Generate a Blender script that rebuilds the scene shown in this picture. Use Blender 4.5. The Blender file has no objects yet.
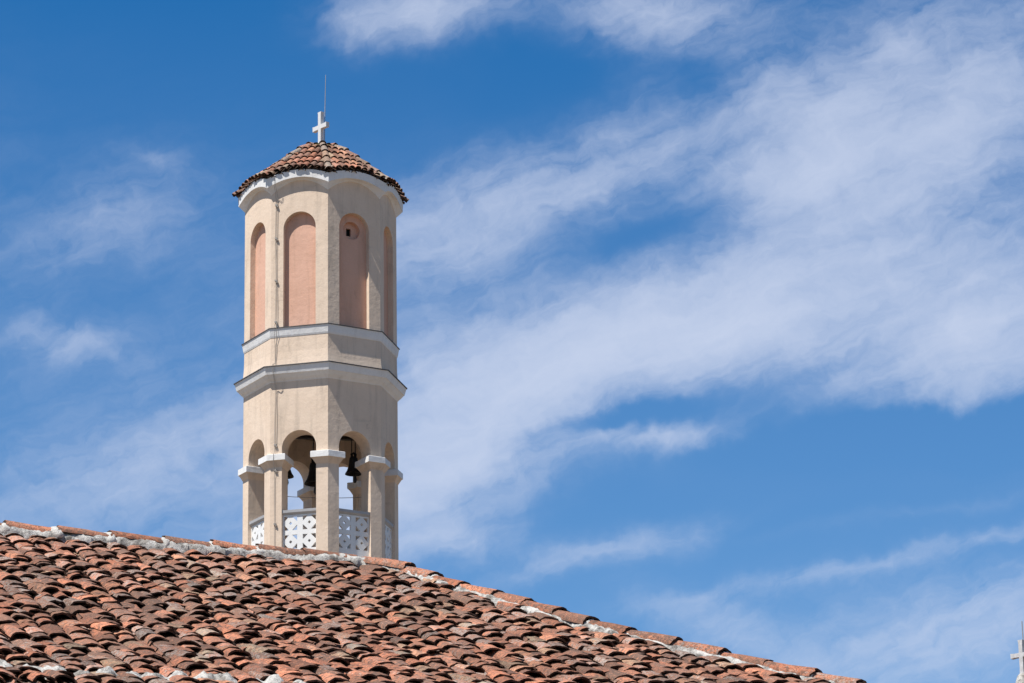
import bpy, math, random
from mathutils import Vector, Matrix, noise, geometry
R = math.radians
random.seed(7)
scene = bpy.context.scene
COL = scene.collection

# ------------------------------------------------------------------ camera
PITCH, ROLL = R(17.399), R(-0.9438)
fwd = Vector((0, math.cos(PITCH), math.sin(PITCH)))
right0 = Vector((1, 0, 0)); up0 = right0.cross(fwd)
right = right0 * math.cos(ROLL) + up0 * math.sin(ROLL)
upv = up0 * math.cos(ROLL) - right0 * math.sin(ROLL)
cam_data = bpy.data.cameras.new('camera')
cam_data.sensor_fit = 'HORIZONTAL'; cam_data.sensor_width = 36.0
cam_data.lens = 3542.0 / 1024 * 36.0
cam_data.clip_start = 0.5; cam_data.clip_end = 6000
cam = bpy.data.objects.new('camera', cam_data); COL.objects.link(cam)
m = Matrix((right, upv, -fwd)).transposed().to_4x4()
cam.matrix_world = m
scene.camera = cam

# ------------------------------------------------------------------ exposure, sun, sky
vs = scene.view_settings
vs.view_transform = 'Standard'; vs.look = 'None'; vs.gamma = 1.0; vs.exposure = 0.38
vs.use_curve_mapping = False
SUN_EL, SUN_AZ = R(61.0), R(50.0)            # azimuth: from "towards the camera" round to the left
sun_dir = Vector((-math.sin(SUN_AZ) * math.cos(SUN_EL), -math.cos(SUN_AZ) * math.cos(SUN_EL), math.sin(SUN_EL)))
sd = bpy.data.lights.new('sun', 'SUN'); sd.energy = 4.9; sd.angle = R(0.53); sd.color = (1.0, 0.957, 0.895)
sun = bpy.data.objects.new('sun', sd); COL.objects.link(sun)
sun.rotation_euler = sun_dir.to_track_quat('Z', 'Y').to_euler()
sun.location = sun_dir * 200

world = bpy.data.worlds.new('World'); scene.world = world; world.use_nodes = True
wt = world.node_tree; wn = wt.nodes; wl = wt.links; wn.clear()


class G:
    """small helper for building node graphs"""
    def __init__(s, tree): s.t = tree
    def n(s, kind, **kw):
        nd = s.t.nodes.new(kind)
        for k, v in kw.items(): setattr(nd, k, v)
        return nd
    def put(s, sock, v):
        if isinstance(v, bpy.types.NodeSocket): s.t.links.new(v, sock)
        else: sock.default_value = v
    def math(s, op, a, b=0.0, c=None, clamp=False):
        nd = s.n('ShaderNodeMath', operation=op); nd.use_clamp = clamp
        s.put(nd.inputs[0], a); s.put(nd.inputs[1], b)
        if c is not None: s.put(nd.inputs[2], c)
        return nd.outputs[0]
    def mix(s, f, a, b, mode='MIX'):
        nd = s.n('ShaderNodeMix', data_type='RGBA', blend_type=mode)
        s.put(nd.inputs[0], f); s.put(nd.inputs[6], a); s.put(nd.inputs[7], b)
        return nd.outputs[2]
    def ramp(s, f, stops, interp='LINEAR'):
        nd = s.n('ShaderNodeValToRGB'); cr = nd.color_ramp; cr.interpolation = interp
        while len(cr.elements) < len(stops): cr.elements.new(0.5)
        for e, (p, c) in zip(cr.elements, stops):
            e.position = p; e.color = (c, c, c, 1) if not hasattr(c, '__len__') else (*c, 1)
        s.put(nd.inputs[0], f); return nd.outputs[0]
    def noise(s, vec, scale, detail=5, rough=0.55, dist=0.0):
        nd = s.n('ShaderNodeTexNoise')
        if vec is not None: s.t.links.new(vec, nd.inputs['Vector'])
        nd.inputs['Scale'].default_value = scale; nd.inputs['Detail'].default_value = detail
        nd.inputs['Roughness'].default_value = rough; nd.inputs['Distortion'].default_value = dist
        return nd
    def mapping(s, vec, loc=(0, 0, 0), rot=(0, 0, 0), scale=(1, 1, 1), vt='POINT'):
        nd = s.n('ShaderNodeMapping', vector_type=vt)
        s.put(nd.inputs['Vector'], vec)
        nd.inputs['Location'].default_value = loc; nd.inputs['Rotation'].default_value = rot
        nd.inputs['Scale'].default_value = scale
        return nd.outputs[0]
    def vmath(s, op, a, b=None, scale=None):
        nd = s.n('ShaderNodeVectorMath', operation=op)
        s.put(nd.inputs[0], a)
        if b is not None: s.put(nd.inputs[1], b)
        if scale is not None: s.put(nd.inputs['Scale'], scale)
        return nd.outputs['Value'] if op in ('LENGTH', 'DOT_PRODUCT') else nd.outputs[0]


g = G(wt)
sky = g.n('ShaderNodeTexSky', sky_type='NISHITA'); sky.sun_disc = False
sky.sun_elevation = SUN_EL
sky.sun_rotation = math.atan2(sun_dir.x, sun_dir.y)
sky.altitude = 600; sky.air_density = 1.0; sky.dust_density = 0.25; sky.ozone_density = 3.0
# deeper, polarised-looking blue
hsv = g.n('ShaderNodeHueSaturation'); hsv.inputs['Saturation'].default_value = 1.18
hsv.inputs['Value'].default_value = 1.0
wl.new(sky.outputs[0], hsv.inputs['Color'])
behind = g.n('ShaderNodeMapRange', interpolation_type='SMOOTHSTEP')      # unseen sky behind the camera tinted whiter, added to make shade less blue
wl.new(g.n('ShaderNodeTexCoord').outputs['Generated'], (sp0 := g.n('ShaderNodeSeparateXYZ')).inputs[0])
wl.new(sp0.outputs[1], behind.inputs[0]); behind.inputs[1].default_value = 0.7; behind.inputs[2].default_value = -0.3
tint = g.mix(behind.outputs[0], (0.245, 0.965, 1.28, 1), (0.58, 0.885, 0.99, 1))
clear = g.mix(1.0, hsv.outputs[0], tint, 'MULTIPLY')
# cirrus: density over azimuth and elevation (degrees) in the world
tc = g.n('ShaderNodeTexCoord')
sep = g.n('ShaderNodeSeparateXYZ'); wl.new(tc.outputs['Generated'], sep.inputs[0])
az = g.math('MULTIPLY', g.math('ARCTAN2', sep.outputs[0], sep.outputs[1]), 57.29578 * 0.954)
el = g.math('MULTIPLY', g.math('ARCSINE', sep.outputs[2]), 57.29578)
cmb = g.n('ShaderNodeCombineXYZ'); wl.new(az, cmb.inputs[0]); wl.new(el, cmb.inputs[1])
ae = cmb.outputs[0]
w1 = g.noise(ae, 0.55, 4, 0.55)
w2 = g.noise(ae, 2.2, 4, 0.6)
warp = g.vmath('ADD', g.vmath('SCALE', g.vmath('SUBTRACT', w1.outputs['Color'], (0.5, 0.5, 0.5)), scale=1.5),
               g.vmath('SCALE', g.vmath('SUBTRACT', w2.outputs['Color'], (0.5, 0.5, 0.5)), scale=0.36))
aew = g.vmath('ADD', ae, g.vmath('MULTIPLY', warp, (1.0, 0.7, 0.0)))
CLOUDS = [(-7.13,18.2,3.88,1.78,9,0.09), (3.73,18.62,6.8,3.07,11,0.11), (5.52,20.55,0.97,0.52,24,0.3), (7.18,20.3,0.89,0.58,29,0.34),
 (4.59,19.79,0.97,0.42,14,0.2), (6.33,21.95,0.49,0.23,-31,0.3), (8.07,21.12,0.65,0.65,19,0.25), (3.04,17.51,2.1,0.65,9,0.2),
 (7.19,17.0,0.97,0.65,4,0.2), (2.28,18.94,2.27,0.65,11,-0.22), (-6.97,18.21,1.78,0.55,4,-0.14), (5.92,17.04,0.81,0.23,9,-0.22),
 (1.36,14.81,1.46,0.42,7,-0.15), (3.89,14.41,2.59,0.65,7,-0.12), (6.45,21.22,3.07,1.78,29,0.285), (4.98,19.53,1.78,1.21,14,0.341),
 (5.6,20.47,1.94,1.13,24,0.186), (0.83,19.91,3.07,0.68,21,0.31), (-1.14,19.3,1.94,0.73,11,0.4), (2.39,22.66,1.38,0.58,-1,0.8),
 (-1.44,22.79,1.26,0.42,4,0.95), (2.23,17.37,2.91,0.78,11,0.8), (3.69,17.65,1.46,0.73,-11,0.279), (-0.37,16.54,2.1,1.13,24,0.65),
 (7.27,17.08,1.7,0.84,7,0.78), (8.04,18.0,1.13,0.97,9,0.279), (-1.34,15.42,1.7,0.78,17,0.6), (2.51,15.8,1.21,0.19,3,0.35),
 (1.66,14.08,1.62,0.26,13,0.3), (5.76,13.7,3.24,0.16,10,0.32), (6.1,14.41,2.91,0.13,8,0.11), (6.94,12.37,2.1,0.81,11,0.44),
 (3.59,12.49,1.46,0.39,-23,0.336), (5.99,18.51,1.94,0.81,9,0.279), (-7.27,17.35,0.78,0.26,-9,0.3), (-6.75,19.1,1.78,0.73,34,0.2),
 (-6.27,15.01,3.07,0.97,17,0.34), (-4.86,15.91,1.94,0.57,19,0.25), (-5.55,20.29,0.68,0.16,-19,0.13), (-1.51,14.13,1.29,0.23,3,0.4),
 (8.12,21.91,1.46,1.46,29,0.186), (-2.78,14.54,1.46,0.65,9,0.3), (2.44,18.98,1.62,0.45,13,-0.16), (0.87,21.69,1.62,0.65,19,-0.18),
 (3.17,21.38,0.49,0.65,39,-0.15), (7.12,15.72,3.24,0.36,1,-0.7), (1.71,16.09,1.62,0.23,9,-0.5), (2.3,19.63,5.34,1.78,19,0.081),
 (1.4,16.26,4.85,1.78,14,0.11), (-5.81,16.14,3.56,1.94,9,0.07), (-2.94,15.03,1.13,0.81,4,0.55), (6.15,21.72,0.39,0.26,29,0.217),
 (4.65,21.24,0.52,0.23,9,0.186), (5.06,19.53,1.29,0.73,9,0.136), (7.02,12.36,2.43,0.97,9,0.24), (1.98,14.07,2.1,0.21,13,0.125),
 (2.51,15.81,1.13,0.16,2,0.21), (7.2,20.05,1.13,0.81,19,0.155), (2.11,18.83,4.21,1.29,13,0.05), (-7.28,17.88,3.07,1.94,9,0.05),
 (-5.06,19.53,2.43,0.97,19,0.045), (0.86,21.12,2.59,0.81,19,0.043), (3.85,13.13,3.24,0.97,7,0.09), (-0.24,14.19,1.94,0.65,9,0.075),
 (6.28,17.86,1.78,0.97,19,0.124), (16,19,6,2.5,15,0.6), (-17,18,6,2.0,20,0.5), (25,28,9,4,25,0.6),
 (-28,30,10,4,10,0.5)]
total = None
for (cx, cy, rx, ry, rot, amp) in CLOUDS:
    p = g.mapping(aew, (cx, cy, 0), (0, 0, R(rot)), (rx, ry, 1), 'TEXTURE')
    ln = g.vmath('LENGTH', p)
    e = g.math('POWER', 2.718, g.math('MULTIPLY', g.math('MULTIPLY', ln, ln), -0.9))
    total = g.math('MULTIPLY', e, amp) if total is None else g.math('MULTIPLY_ADD', e, amp, total)
fib = g.noise(g.mapping(aew, rot=(0, 0, R(20)), scale=(2.6, 0.55, 1), vt='TEXTURE'), 1.25, 10, 0.62, 0.2)
puff = g.noise(aew, 1.7, 10, 0.62, 0.25)
tex = g.math('ADD', g.math('MULTIPLY', fib.outputs[0], 0.62), g.math('MULTIPLY', puff.outputs[0], 0.38))
tex = g.math('MULTIPLY', g.math('SUBTRACT', tex, 0.5), 3.0)
dens = g.math('ADD', total, g.math('MULTIPLY', tex, g.math('MINIMUM', g.math('MULTIPLY', g.math('MAXIMUM', total, 0.0), 1.1), 0.62)))
thick = g.math('SMOOTH_MAX', g.math('SUBTRACT', dens, 0.11), 0.0, 0.22)
cover = g.math('MULTIPLY', g.math('SUBTRACT', 1.0, g.math('POWER', 2.718, g.math('MULTIPLY', thick, -1.25))), 0.98)   # thin veils add up softly
hz = g.n('ShaderNodeMapRange'); wl.new(el, hz.inputs[0])      # thin veil that thickens towards the horizon
hz.inputs[1].default_value = 23.0; hz.inputs[2].default_value = 8.0; hz.inputs[3].default_value = 0.0; hz.inputs[4].default_value = 0.22
cloud_col = (6.8, 7.55, 9.35, 1)
skycol = g.mix(cover, g.mix(hz.outputs[0], clear, cloud_col), cloud_col)
bg = g.n('ShaderNodeBackground'); bg.inputs[1].default_value = 0.072
wl.new(skycol, bg.inputs[0])
wo = g.n('ShaderNodeOutputWorld'); wl.new(bg.outputs[0], wo.inputs[0])

# ------------------------------------------------------------------ materials
def mat(name):
    mt = bpy.data.materials.new(name); mt.use_nodes = True
    nt = mt.node_tree; nt.nodes.clear(); gg = G(nt)
    out = gg.n('ShaderNodeOutputMaterial'); b = gg.n('ShaderNodeBsdfPrincipled')
    nt.links.new(b.outputs[0], out.inputs[0])
    return mt, gg, b

def bump(gg, b, h, strength, dist):
    bp = gg.n('ShaderNodeBump'); bp.inputs['Strength'].default_value = strength; bp.inputs['Distance'].default_value = dist
    gg.put(bp.inputs['Height'], h); gg.t.links.new(bp.outputs[0], b.inputs['Normal'])

def objco(gg):
    return gg.n('ShaderNodeTexCoord').outputs['Object']

def stucco(name, col, dirt, amount=0.5):
    mt, gg, b = mat(name); co = objco(gg)
    big = gg.noise(co, 1.1, 5, 0.6).outputs[0]
    streak = gg.noise(gg.mapping(co, scale=(5, 5, 0.5)), 1.0, 6, 0.62, 0.5).outputs[0]
    fine = gg.noise(co, 22, 6, 0.65).outputs[0]
    c = gg.mix(gg.ramp(big, [(0.35, 0.0), (0.7, 0.55)]), (*col, 1), (col[0] * .84, col[1] * .81, col[2] * .77, 1))
    c = gg.mix(gg.math('MULTIPLY', gg.ramp(streak, [(0.50, 0.0), (0.72, 1.0)]), amount), c, (*dirt, 1))
    vor = gg.n('ShaderNodeTexVoronoi', feature='DISTANCE_TO_EDGE'); vor.inputs['Scale'].default_value = 0.9
    wob = gg.vmath('ADD', co, gg.vmath('SCALE', gg.noise(co, 3.0, 6, 0.7).outputs['Color'], scale=0.5))
    gg.t.links.new(wob, vor.inputs['Vector'])
    crack = gg.math('MULTIPLY', gg.ramp(vor.outputs['Distance'], [(0.0, 1.0), (0.012, 0.0)]), gg.ramp(big, [(0.48, 0.0), (0.62, 0.3)]))
    c = gg.mix(crack, c, (dirt[0] * .5, dirt[1] * .5, dirt[2] * .5, 1))
    patch = gg.noise(gg.mapping(co, scale=(1, 1, 2.2)), 1.6, 7, 0.7, 0.6).outputs[0]
    c = gg.mix(gg.math('MULTIPLY', gg.ramp(patch, [(0.57, 0.0), (0.70, 0.6)]), amount), c, (dirt[0], dirt[1], dirt[2], 1))
    c = gg.mix(gg.math('MULTIPLY', gg.ramp(fine, [(0.4, 0.0), (0.75, 1.0)]), 0.18), c, (col[0] * .7, col[1] * .66, col[2] * .6, 1))
    gg.put(b.inputs['Base Color'], c); b.inputs['Roughness'].default_value = 0.92
    b.inputs['Specular IOR Level'].default_value = 0.2
    trowel = gg.noise(co, 6, 6, 0.6).outputs[0]
    bump(gg, b, gg.math('ADD', gg.math('MULTIPLY', fine, 0.35), trowel), 0.5, 0.02)
    return mt

def plain(name, col, rough=0.7, var=0.15, scale=8, metal=0.0, bstr=0.15):
    mt, gg, b = mat(name); co = objco(gg)
    n = gg.noise(co, scale, 6, 0.62).outputs[0]
    c = gg.mix(gg.ramp(n, [(0.35, 0.0), (0.75, 1.0)]), (*col, 1), tuple(max(0, x * (1 - 2 * var)) for x in col) + (1,))
    gg.put(b.inputs['Base Color'], c); b.inputs['Roughness'].default_value = rough; b.inputs['Metallic'].default_value = metal
    b.inputs['Specular IOR Level'].default_value = 0.3
    bump(gg, b, n, bstr, 0.01)
    return mt

def tile_mat(name, lichen_amt=1.0, bright=1.0):
    mt, gg, b = mat(name); co = objco(gg)
    at = gg.n('ShaderNodeAttribute'); at.attribute_name = 'tint'
    sp = gg.n('ShaderNodeSeparateXYZ'); gg.t.links.new(at.outputs['Vector'], sp.inputs[0])
    k = bright
    def q(r_, g_, b_): return (r_ * k, g_ * k, b_ * k)
    base = gg.ramp(sp.outputs[0], [(0.0, q(.12, .070, .052)), (0.22, q(.17, .088, .062)), (0.40, q(.35, .140, .084)), (0.62, q(.49, .180, .098)),
                                   (0.80, q(.58, .225, .125)), (0.92, q(.42, .255, .155)), (1.0, q(.36, .29, .20))])
    # offset the noise per tile so neighbouring tiles do not share a stain
    off = gg.vmath('SCALE', at.outputs['Vector'], scale=37.0)
    cw = gg.vmath('ADD', co, off)
    n1 = gg.noise(cw, 27, 6, 0.7, 0.3).outputs[0]
    n2 = gg.noise(cw, 46, 6, 0.75).outputs[0]
    n3 = gg.noise(co, 2.0, 5, 0.6).outputs[0]
    n4 = gg.noise(cw, 95, 4, 0.7).outputs[0]
    c = gg.mix(gg.ramp(n1, [(0.46, 0.0), (0.57, 0.85)]), base, (.115 * k, .073 * k, .056 * k, 1))
    n5 = gg.noise(cw, 38, 6, 0.72, 0.4).outputs[0]
    c = gg.mix(gg.ramp(n5, [(0.52, 0.0), (0.60, 0.7)]), c, (.50 * k, .215 * k, .12 * k, 1))
    c = gg.mix(gg.ramp(n3, [(0.40, 0.0), (0.66, 0.6)]), c, (.17 * k, .11 * k, .08 * k, 1))
    lv = gg.math('MULTIPLY', gg.ramp(gg.math('ADD', n2, gg.math('MULTIPLY', gg.math('SUBTRACT', sp.outputs[2], 0.62), 0.26)),
                                     [(0.53, 0.0), (0.63, 0.8)]), lichen_amt)
    c = gg.mix(lv, c, (.42, .38, .34, 1))
    dk = gg.ramp(n4, [(0.50, 0.0), (0.64, 0.72)])
    c = gg.mix(dk, c, (.07, .05, .042, 1))
    hs = gg.n('ShaderNodeHueSaturation'); gg.put(hs.inputs['Color'], c)
    gg.put(hs.inputs['Value'], gg.math('MULTIPLY_ADD', sp.outputs[1], 0.6, 0.68))
    gg.put(b.inputs['Base Color'], hs.outputs[0]); b.inputs['Roughness'].default_value = 0.9
    b.inputs['Specular IOR Level'].default_value = 0.2
    bump(gg, b, gg.math('ADD', n2, gg.math('MULTIPLY', n1, 0.7)), 0.8, 0.014)
    return mt

def mortar_mat(name, dark=0.5):
    mt, gg, b = mat(name); co = objco(gg)
    n1 = gg.noise(co, 11, 8, 0.74).outputs[0]; n2 = gg.noise(co, 50, 5, 0.7).outputs[0]
    n3 = gg.noise(co, 5, 5, 0.6).outputs[0]
    c = gg.mix(gg.ramp(n1, [(0.44, 0.0), (0.60, min(.95, dark * 1.6))]), (.60, .58, .54, 1), (.13, .12, .11, 1))
    c = gg.mix(gg.ramp(n3, [(0.5, 0.0), (0.72, dark)]), c, (.30, .27, .23, 1))
    c = gg.mix(gg.ramp(n2, [(0.56, 0.0), (0.72, dark)]), c, (.10, .10, .10, 1))
    gg.put(b.inputs['Base Color'], c); b.inputs['Roughness'].default_value = 0.95
    b.inputs['Specular IOR Level'].default_value = 0.15
    bump(gg, b, gg.math('ADD', n1, gg.math('MULTIPLY', n2, 0.5)), 0.9, 0.02)
    return mt

M = dict(
    cream=stucco('cream_stucco', (.775, .625, .495), (.38, .32, .26), 0.45),
    salmon=stucco('salmon_stucco', (.71, .435, .325), (.42, .26, .19), 0.42),
    white=stucco('white_paint', (.83, .83, .83), (.40, .39, .38), 0.25),
    lattice=plain('white_painted_block', (.82, .82, .81), 0.75, 0.05, 9),
    flash=plain('lead_flashing', (.085, .085, .095), 0.6, 0.2, 6),
    rail=plain('grey_painted_coping', (.46, .46, .47), 0.7, 0.12, 6),
    bronze=plain('dark_bronze', (.022, .019, .017), 0.55, 0.3, 10, 0.3),
    iron=plain('dark_iron', (.03, .028, .028), 0.6, 0.2, 12),
    dark=plain('dark_opening', (.008, .007, .006), 0.9, 0.1, 5),
    ceil=plain('brown_plaster', (.30, .22, .15), 0.9, 0.15, 3),
    wire=plain('grey_cable', (.36, .33, .30), 0.6, 0.1, 10),
    rod=plain('galvanised_rod', (.45, .44, .43), 0.45, 0.1, 20, 0.4),
    cross=plain('white_stone_paint', (.66, .66, .66), 0.7, 0.06, 14),
    cross_grey=plain('weathered_stone_paint', (.62, .61, .61), 0.8, 0.2, 12),
    tile=tile_mat('terracotta_tile', 0.9, 1.20),
    toptile=tile_mat('terracotta_tile_tower', 0.35, 1.25),
    greytile=tile_mat('lichen_grey_tile', 1.0, 1.0),
    mortar=mortar_mat('lime_mortar', 0.62),
    mortar_dirty=mortar_mat('lime_mortar_dirty', 0.85),
    mortar_clean=mortar_mat('lime_mortar_clean', 0.12),
    moss=plain('moss', (.075, .075, .030), 0.95, 0.3, 18, 0.0, 0.8),
    deck=plain('roof_deck', (.075, .052, .040), 0.95, 0.2, 5),
    ground=plain('stone_paving', (.19, .14, .095), 0.9, 0.15, 0.6),
)

# ------------------------------------------------------------------ mesh helpers
class MB:
    def __init__(s): s.v = []; s.f = []; s.sm = []; s.t = []
    def add(s, verts, faces, smooth=False, tint=(0.5, 0.5, 0.5), M4=None):
        o = len(s.v)
        s.v += [tuple(M4 @ Vector(p)) if M4 is not None else tuple(p) for p in verts]
        for f in faces:
            s.f.append(tuple(i + o for i in f)); s.sm.append(smooth); s.t.append(tint)
    def box(s, c, size, M4=None, tint=(0.5, 0.5, 0.5)):
        x, y, z = c; a, b, d = size[0] / 2, size[1] / 2, size[2] / 2
        vv = [(x + i * a, y + j * b, z + k * d) for k in (-1, 1) for j in (-1, 1) for i in (-1, 1)]
        s.add(vv, [(0, 2, 3, 1), (4, 5, 7, 6), (0, 1, 5, 4), (2, 6, 7, 3), (0, 4, 6, 2), (1, 3, 7, 5)], False, tint, M4)
    def tube(s, pts, rad, seg=8, smooth=True, cap=True):
        pts = [Vector(p) for p in pts]; n = len(pts); vv = []; ff = []
        for i, p in enumerate(pts):
            d = (pts[min(i + 1, n - 1)] - pts[max(i - 1, 0)]).normalized()
            ref = Vector((0, 0, 1)) if abs(d.z) < 0.9 else Vector((1, 0, 0))
            a = d.cross(ref).normalized(); b = d.cross(a)
            r = rad[i] if hasattr(rad, '__len__') else rad
            for j in range(seg):
                t = 2 * math.pi * j / seg
                vv.append(p + a * math.cos(t) * r + b * math.sin(t) * r)
        for i in range(n - 1):
            for j in range(seg):
                k = (j + 1) % seg
                ff.append((i * seg + j, i * seg + k, (i + 1) * seg + k, (i + 1) * seg + j))
        s.add(vv, ff, smooth)
        if cap:
            s.add([vv[j] for j in range(seg)], [tuple(range(seg))])
            s.add([vv[(n - 1) * seg + j] for j in range(seg)], [tuple(reversed(range(seg)))])
    def lathe(s, prof, seg=8, rot=0.0, smooth=False, center=(0, 0)):
        """profile of (radius, z); with seg=8 and rot=0 corner 0 points to local -y"""
        vv = []; ff = []
        for (r, z) in prof:
            for k in range(seg):
                a = rot + 2 * math.pi * k / seg
                vv.append((center[0] + r * math.sin(a), center[1] - r * math.cos(a), z))
        for i in range(len(prof) - 1):
            for k in range(seg):
                q = (k + 1) % seg
                ff.append((i * seg + k, i * seg + q, (i + 1) * seg + q, (i + 1) * seg + k))
        s.add(vv, ff, smooth)
    def prism(s, outer, holes, place, depth, back=None, skip=None):
        """plate with holes: outline in (u, z), placed by place(u, depth, z); skip(p, q) drops side walls"""
        loops = [outer] + list(holes)
        flat = [p for lp in loops for p in lp]
        tris = geometry.tessellate_polygon([[Vector((p[0], p[1], 0)) for p in lp] for lp in loops])
        n = len(flat); bk = back or (lambda p: p)
        s.add([place(p[0], 0.0, p[1]) for p in flat], [tuple(t) for t in tris])
        s.add([place(bk(p)[0], depth, bk(p)[1]) for p in flat], [tuple(reversed(t)) for t in tris])
        for lp in loops:
            for i in range(len(lp)):
                p, q = lp[i], lp[(i + 1) % len(lp)]
                if skip and skip(p, q): continue
                s.add([place(p[0], 0, p[1]), place(q[0], 0, q[1]), place(bk(q)[0], depth, bk(q)[1]), place(bk(p)[0], depth, bk(p)[1])], [(0, 1, 2, 3)])
    def build(s, name, material, parent=None, fix=True):
        me = bpy.data.meshes.new(name); me.from_pydata(s.v, [], s.f)
        me.polygons.foreach_set('use_smooth', s.sm)
        at = me.attributes.new('tint', 'FLOAT_VECTOR', 'FACE')
        at.data.foreach_set('vector', [c for t in s.t for c in t])
        me.materials.append(material); me.update()
        if fix:
            import bmesh
            bm = bmesh.new(); bm.from_mesh(me)
            bmesh.ops.recalc_face_normals(bm, faces=bm.faces)
            bm.to_mesh(me); bm.free()
        o = bpy.data.objects.new(name, me); COL.objects.link(o)
        if parent is not None: o.parent = parent
        return o

def thing(name, label, cat, loc=(0, 0, 0), rz=0.0, group=None):
    o = bpy.data.objects.new(name, None); COL.objects.link(o)
    o.location = loc; o.rotation_euler = (0, 0, rz); o.empty_display_size = 0.3
    o['label'] = label; o['category'] = cat
    if group: o['group'] = group
    return o

def arch_pts(hw, z0, zs, n=20, flip=False):
    """opening outline from bottom left up over a round head to bottom right"""
    pts = [(-hw, z0), (-hw, zs)]
    for i in range(1, n):
        a = math.pi * (1 - i / n); pts.append((hw * math.cos(a), zs + hw * math.sin(a)))
    pts += [(hw, zs), (hw, z0)]
    return pts

def rnd_tint(dark=0.0):
    h = min(.86, max(0, random.betavariate(1.15, 1.25) * .95 - dark))
    if random.random() < 0.045: h = random.uniform(.93, 1.0)
    return (h, random.random(), random.random() ** 1.3)

ARC = 8
def add_tile(mb, o, down, lat, nor, length, w_lo, w_hi, rise_lo, rise_hi, thick, lift, tint, flip=False, seg=ARC, cap=True, sweep=1.0):
    """barrel tile: o = centre of the upper end on the deck, axis along `down`; the lower end sits `lift` higher"""
    o = Vector(o); sgn = -1 if flip else 1
    secs = (0.0, 0.5, 1.0)
    outer = []; inner = []
    bow = random.uniform(-.006, .006)
    chip = [random.gauss(0, .006) for _ in range(seg + 1)]; wav = [random.gauss(0, .0025) for _ in range(seg + 1)]
    for sct in secs:
        w = w_hi + (w_lo - w_hi) * sct; h = rise_hi + (rise_lo - rise_hi) * sct
        c = o + down * (length * sct) + nor * (lift * sct + bow * 4 * sct * (1 - sct))
        for i in range(seg + 1):
            a = math.pi * (i / seg - 0.5) * sweep
            sx = math.sin(a) / math.sin(math.pi / 2 * sweep) if sweep < 1 else math.sin(a)
            cz = math.cos(a)
            e_ = down * (chip[i] if sct == 1.0 else 0.0) + nor * wav[i]
            outer.append(c + e_ + lat * (sx * w) + nor * (sgn * cz * h))
            inner.append(c + e_ + lat * (sx * (w - thick)) + nor * (sgn * (cz * (h - thick))))
    n = seg + 1
    ff = [(r_ * n + i, r_ * n + i + 1, (r_ + 1) * n + i + 1, (r_ + 1) * n + i) for r_ in range(2) for i in range(seg)]
    if flip: mb.add(inner, ff, True, tint)
    mb.add(outer, ff, True, tint)
    if not flip:
        mb.add(inner, [tuple(reversed(f)) for f in ff], True, (tint[0] * .4, tint[1] * .4 - .6, tint[2] * .3))  # hollow underside darkened too: its shade is put into the tint
    dk = (max(0, tint[0] * .3 - .1), tint[1] * .4 - .75, tint[2] * .3)   # broken edges, with the shade under the tile put into their colour
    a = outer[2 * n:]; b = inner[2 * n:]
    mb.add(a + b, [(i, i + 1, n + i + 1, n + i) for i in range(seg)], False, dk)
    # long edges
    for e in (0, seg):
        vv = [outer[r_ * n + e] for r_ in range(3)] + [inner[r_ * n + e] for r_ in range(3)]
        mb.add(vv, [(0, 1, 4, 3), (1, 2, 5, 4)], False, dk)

# ------------------------------------------------------------------ ground
GZ = -1.6
mb = MB()
mb.add([(-3000, -3000, GZ), (3000, -3000, GZ), (3000, 3000, GZ), (-3000, 3000, GZ)], [(0, 1, 2, 3)])
go = mb.build('ground', M['ground']); go['kind'] = 'structure'

# ------------------------------------------------------------------ tiled building in front
PSI, SLOPE = R(20.0), R(22.6)
E0 = Vector((-1.1455, 25.6935, 6.287))
rdir = Vector((math.cos(PSI), math.sin(PSI), 0))
hdir = Vector((math.sin(PSI), -math.cos(PSI), 0))
fdir = (hdir * math.cos(SLOPE) - Vector((0, 0, 1)) * math.sin(SLOPE))
nrm = rdir.cross(fdir); nrm = nrm if nrm.z > 0 else -nrm
LEFT, EAVE = -6.0, 5.68
HIPS = [(0, 0), (.282, .36), (.398, .88), (.581, 1.33), (.744, 1.81), (.906, 2.222), (1.065, 2.637), (1.27, 2.931), (1.48, 3.254), (1.677, 3.556), (1.887, 3.864), (2.093, 4.184), (3.06, 5.68)]   # the old hip is not quite straight
def interp(x, ix, iy):
    if x <= 0: return 0.0
    for p, q in zip(HIPS, HIPS[1:]):
        if p[ix] <= x <= q[ix]: return p[iy] + (q[iy] - p[iy]) * (x - p[ix]) / (q[ix] - p[ix])
    p, q = HIPS[-2:]
    return q[iy] + (q[iy] - p[iy]) * (x - q[ix]) / (q[ix] - p[ix])
def hip_a(b): return interp(b, 1, 0)
def hip_b(a): return interp(a, 0, 1)
church = thing('tiled_building', 'old building with weathered terracotta barrel tile roof and mortared ridge in the foreground', 'building',
               (E0.x, E0.y, GZ), 0.0)
LOC = Vector((E0.x, E0.y, GZ))
def sag(a):
    s = 0.0
    if a < 0: s = 0.045 * (min(-a, 4.2) / 2.85) ** 2
    return s
def roof_pt(a, b, h=0.0):
    p = E0 + rdir * a + fdir * b + nrm * h
    und = noise.noise(Vector((a * 0.55, b * 0.55, 3.1))) * 0.028 + noise.noise(Vector((a * 1.5, b * 1.5, 9.1))) * 0.012
    fade = max(0.0, 1 - b / 4.5)
    return p + Vector((0, 0, sag(a) * fade + und * min(1, b / 0.6)))
base = E0.copy()
mirror_h = hdir * -1
fb = (mirror_h * math.cos(SLOPE) - Vector((0, 0, 1)) * math.sin(SLOPE))
nb = rdir.cross(fb); nb = nb if nb.z > 0 else -nb
hipA, hipB = hip_a(EAVE), EAVE
cornF = E0 + rdir * hipA + fdir * EAVE
cornB = E0 + rdir * hipA + fb * EAVE
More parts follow.
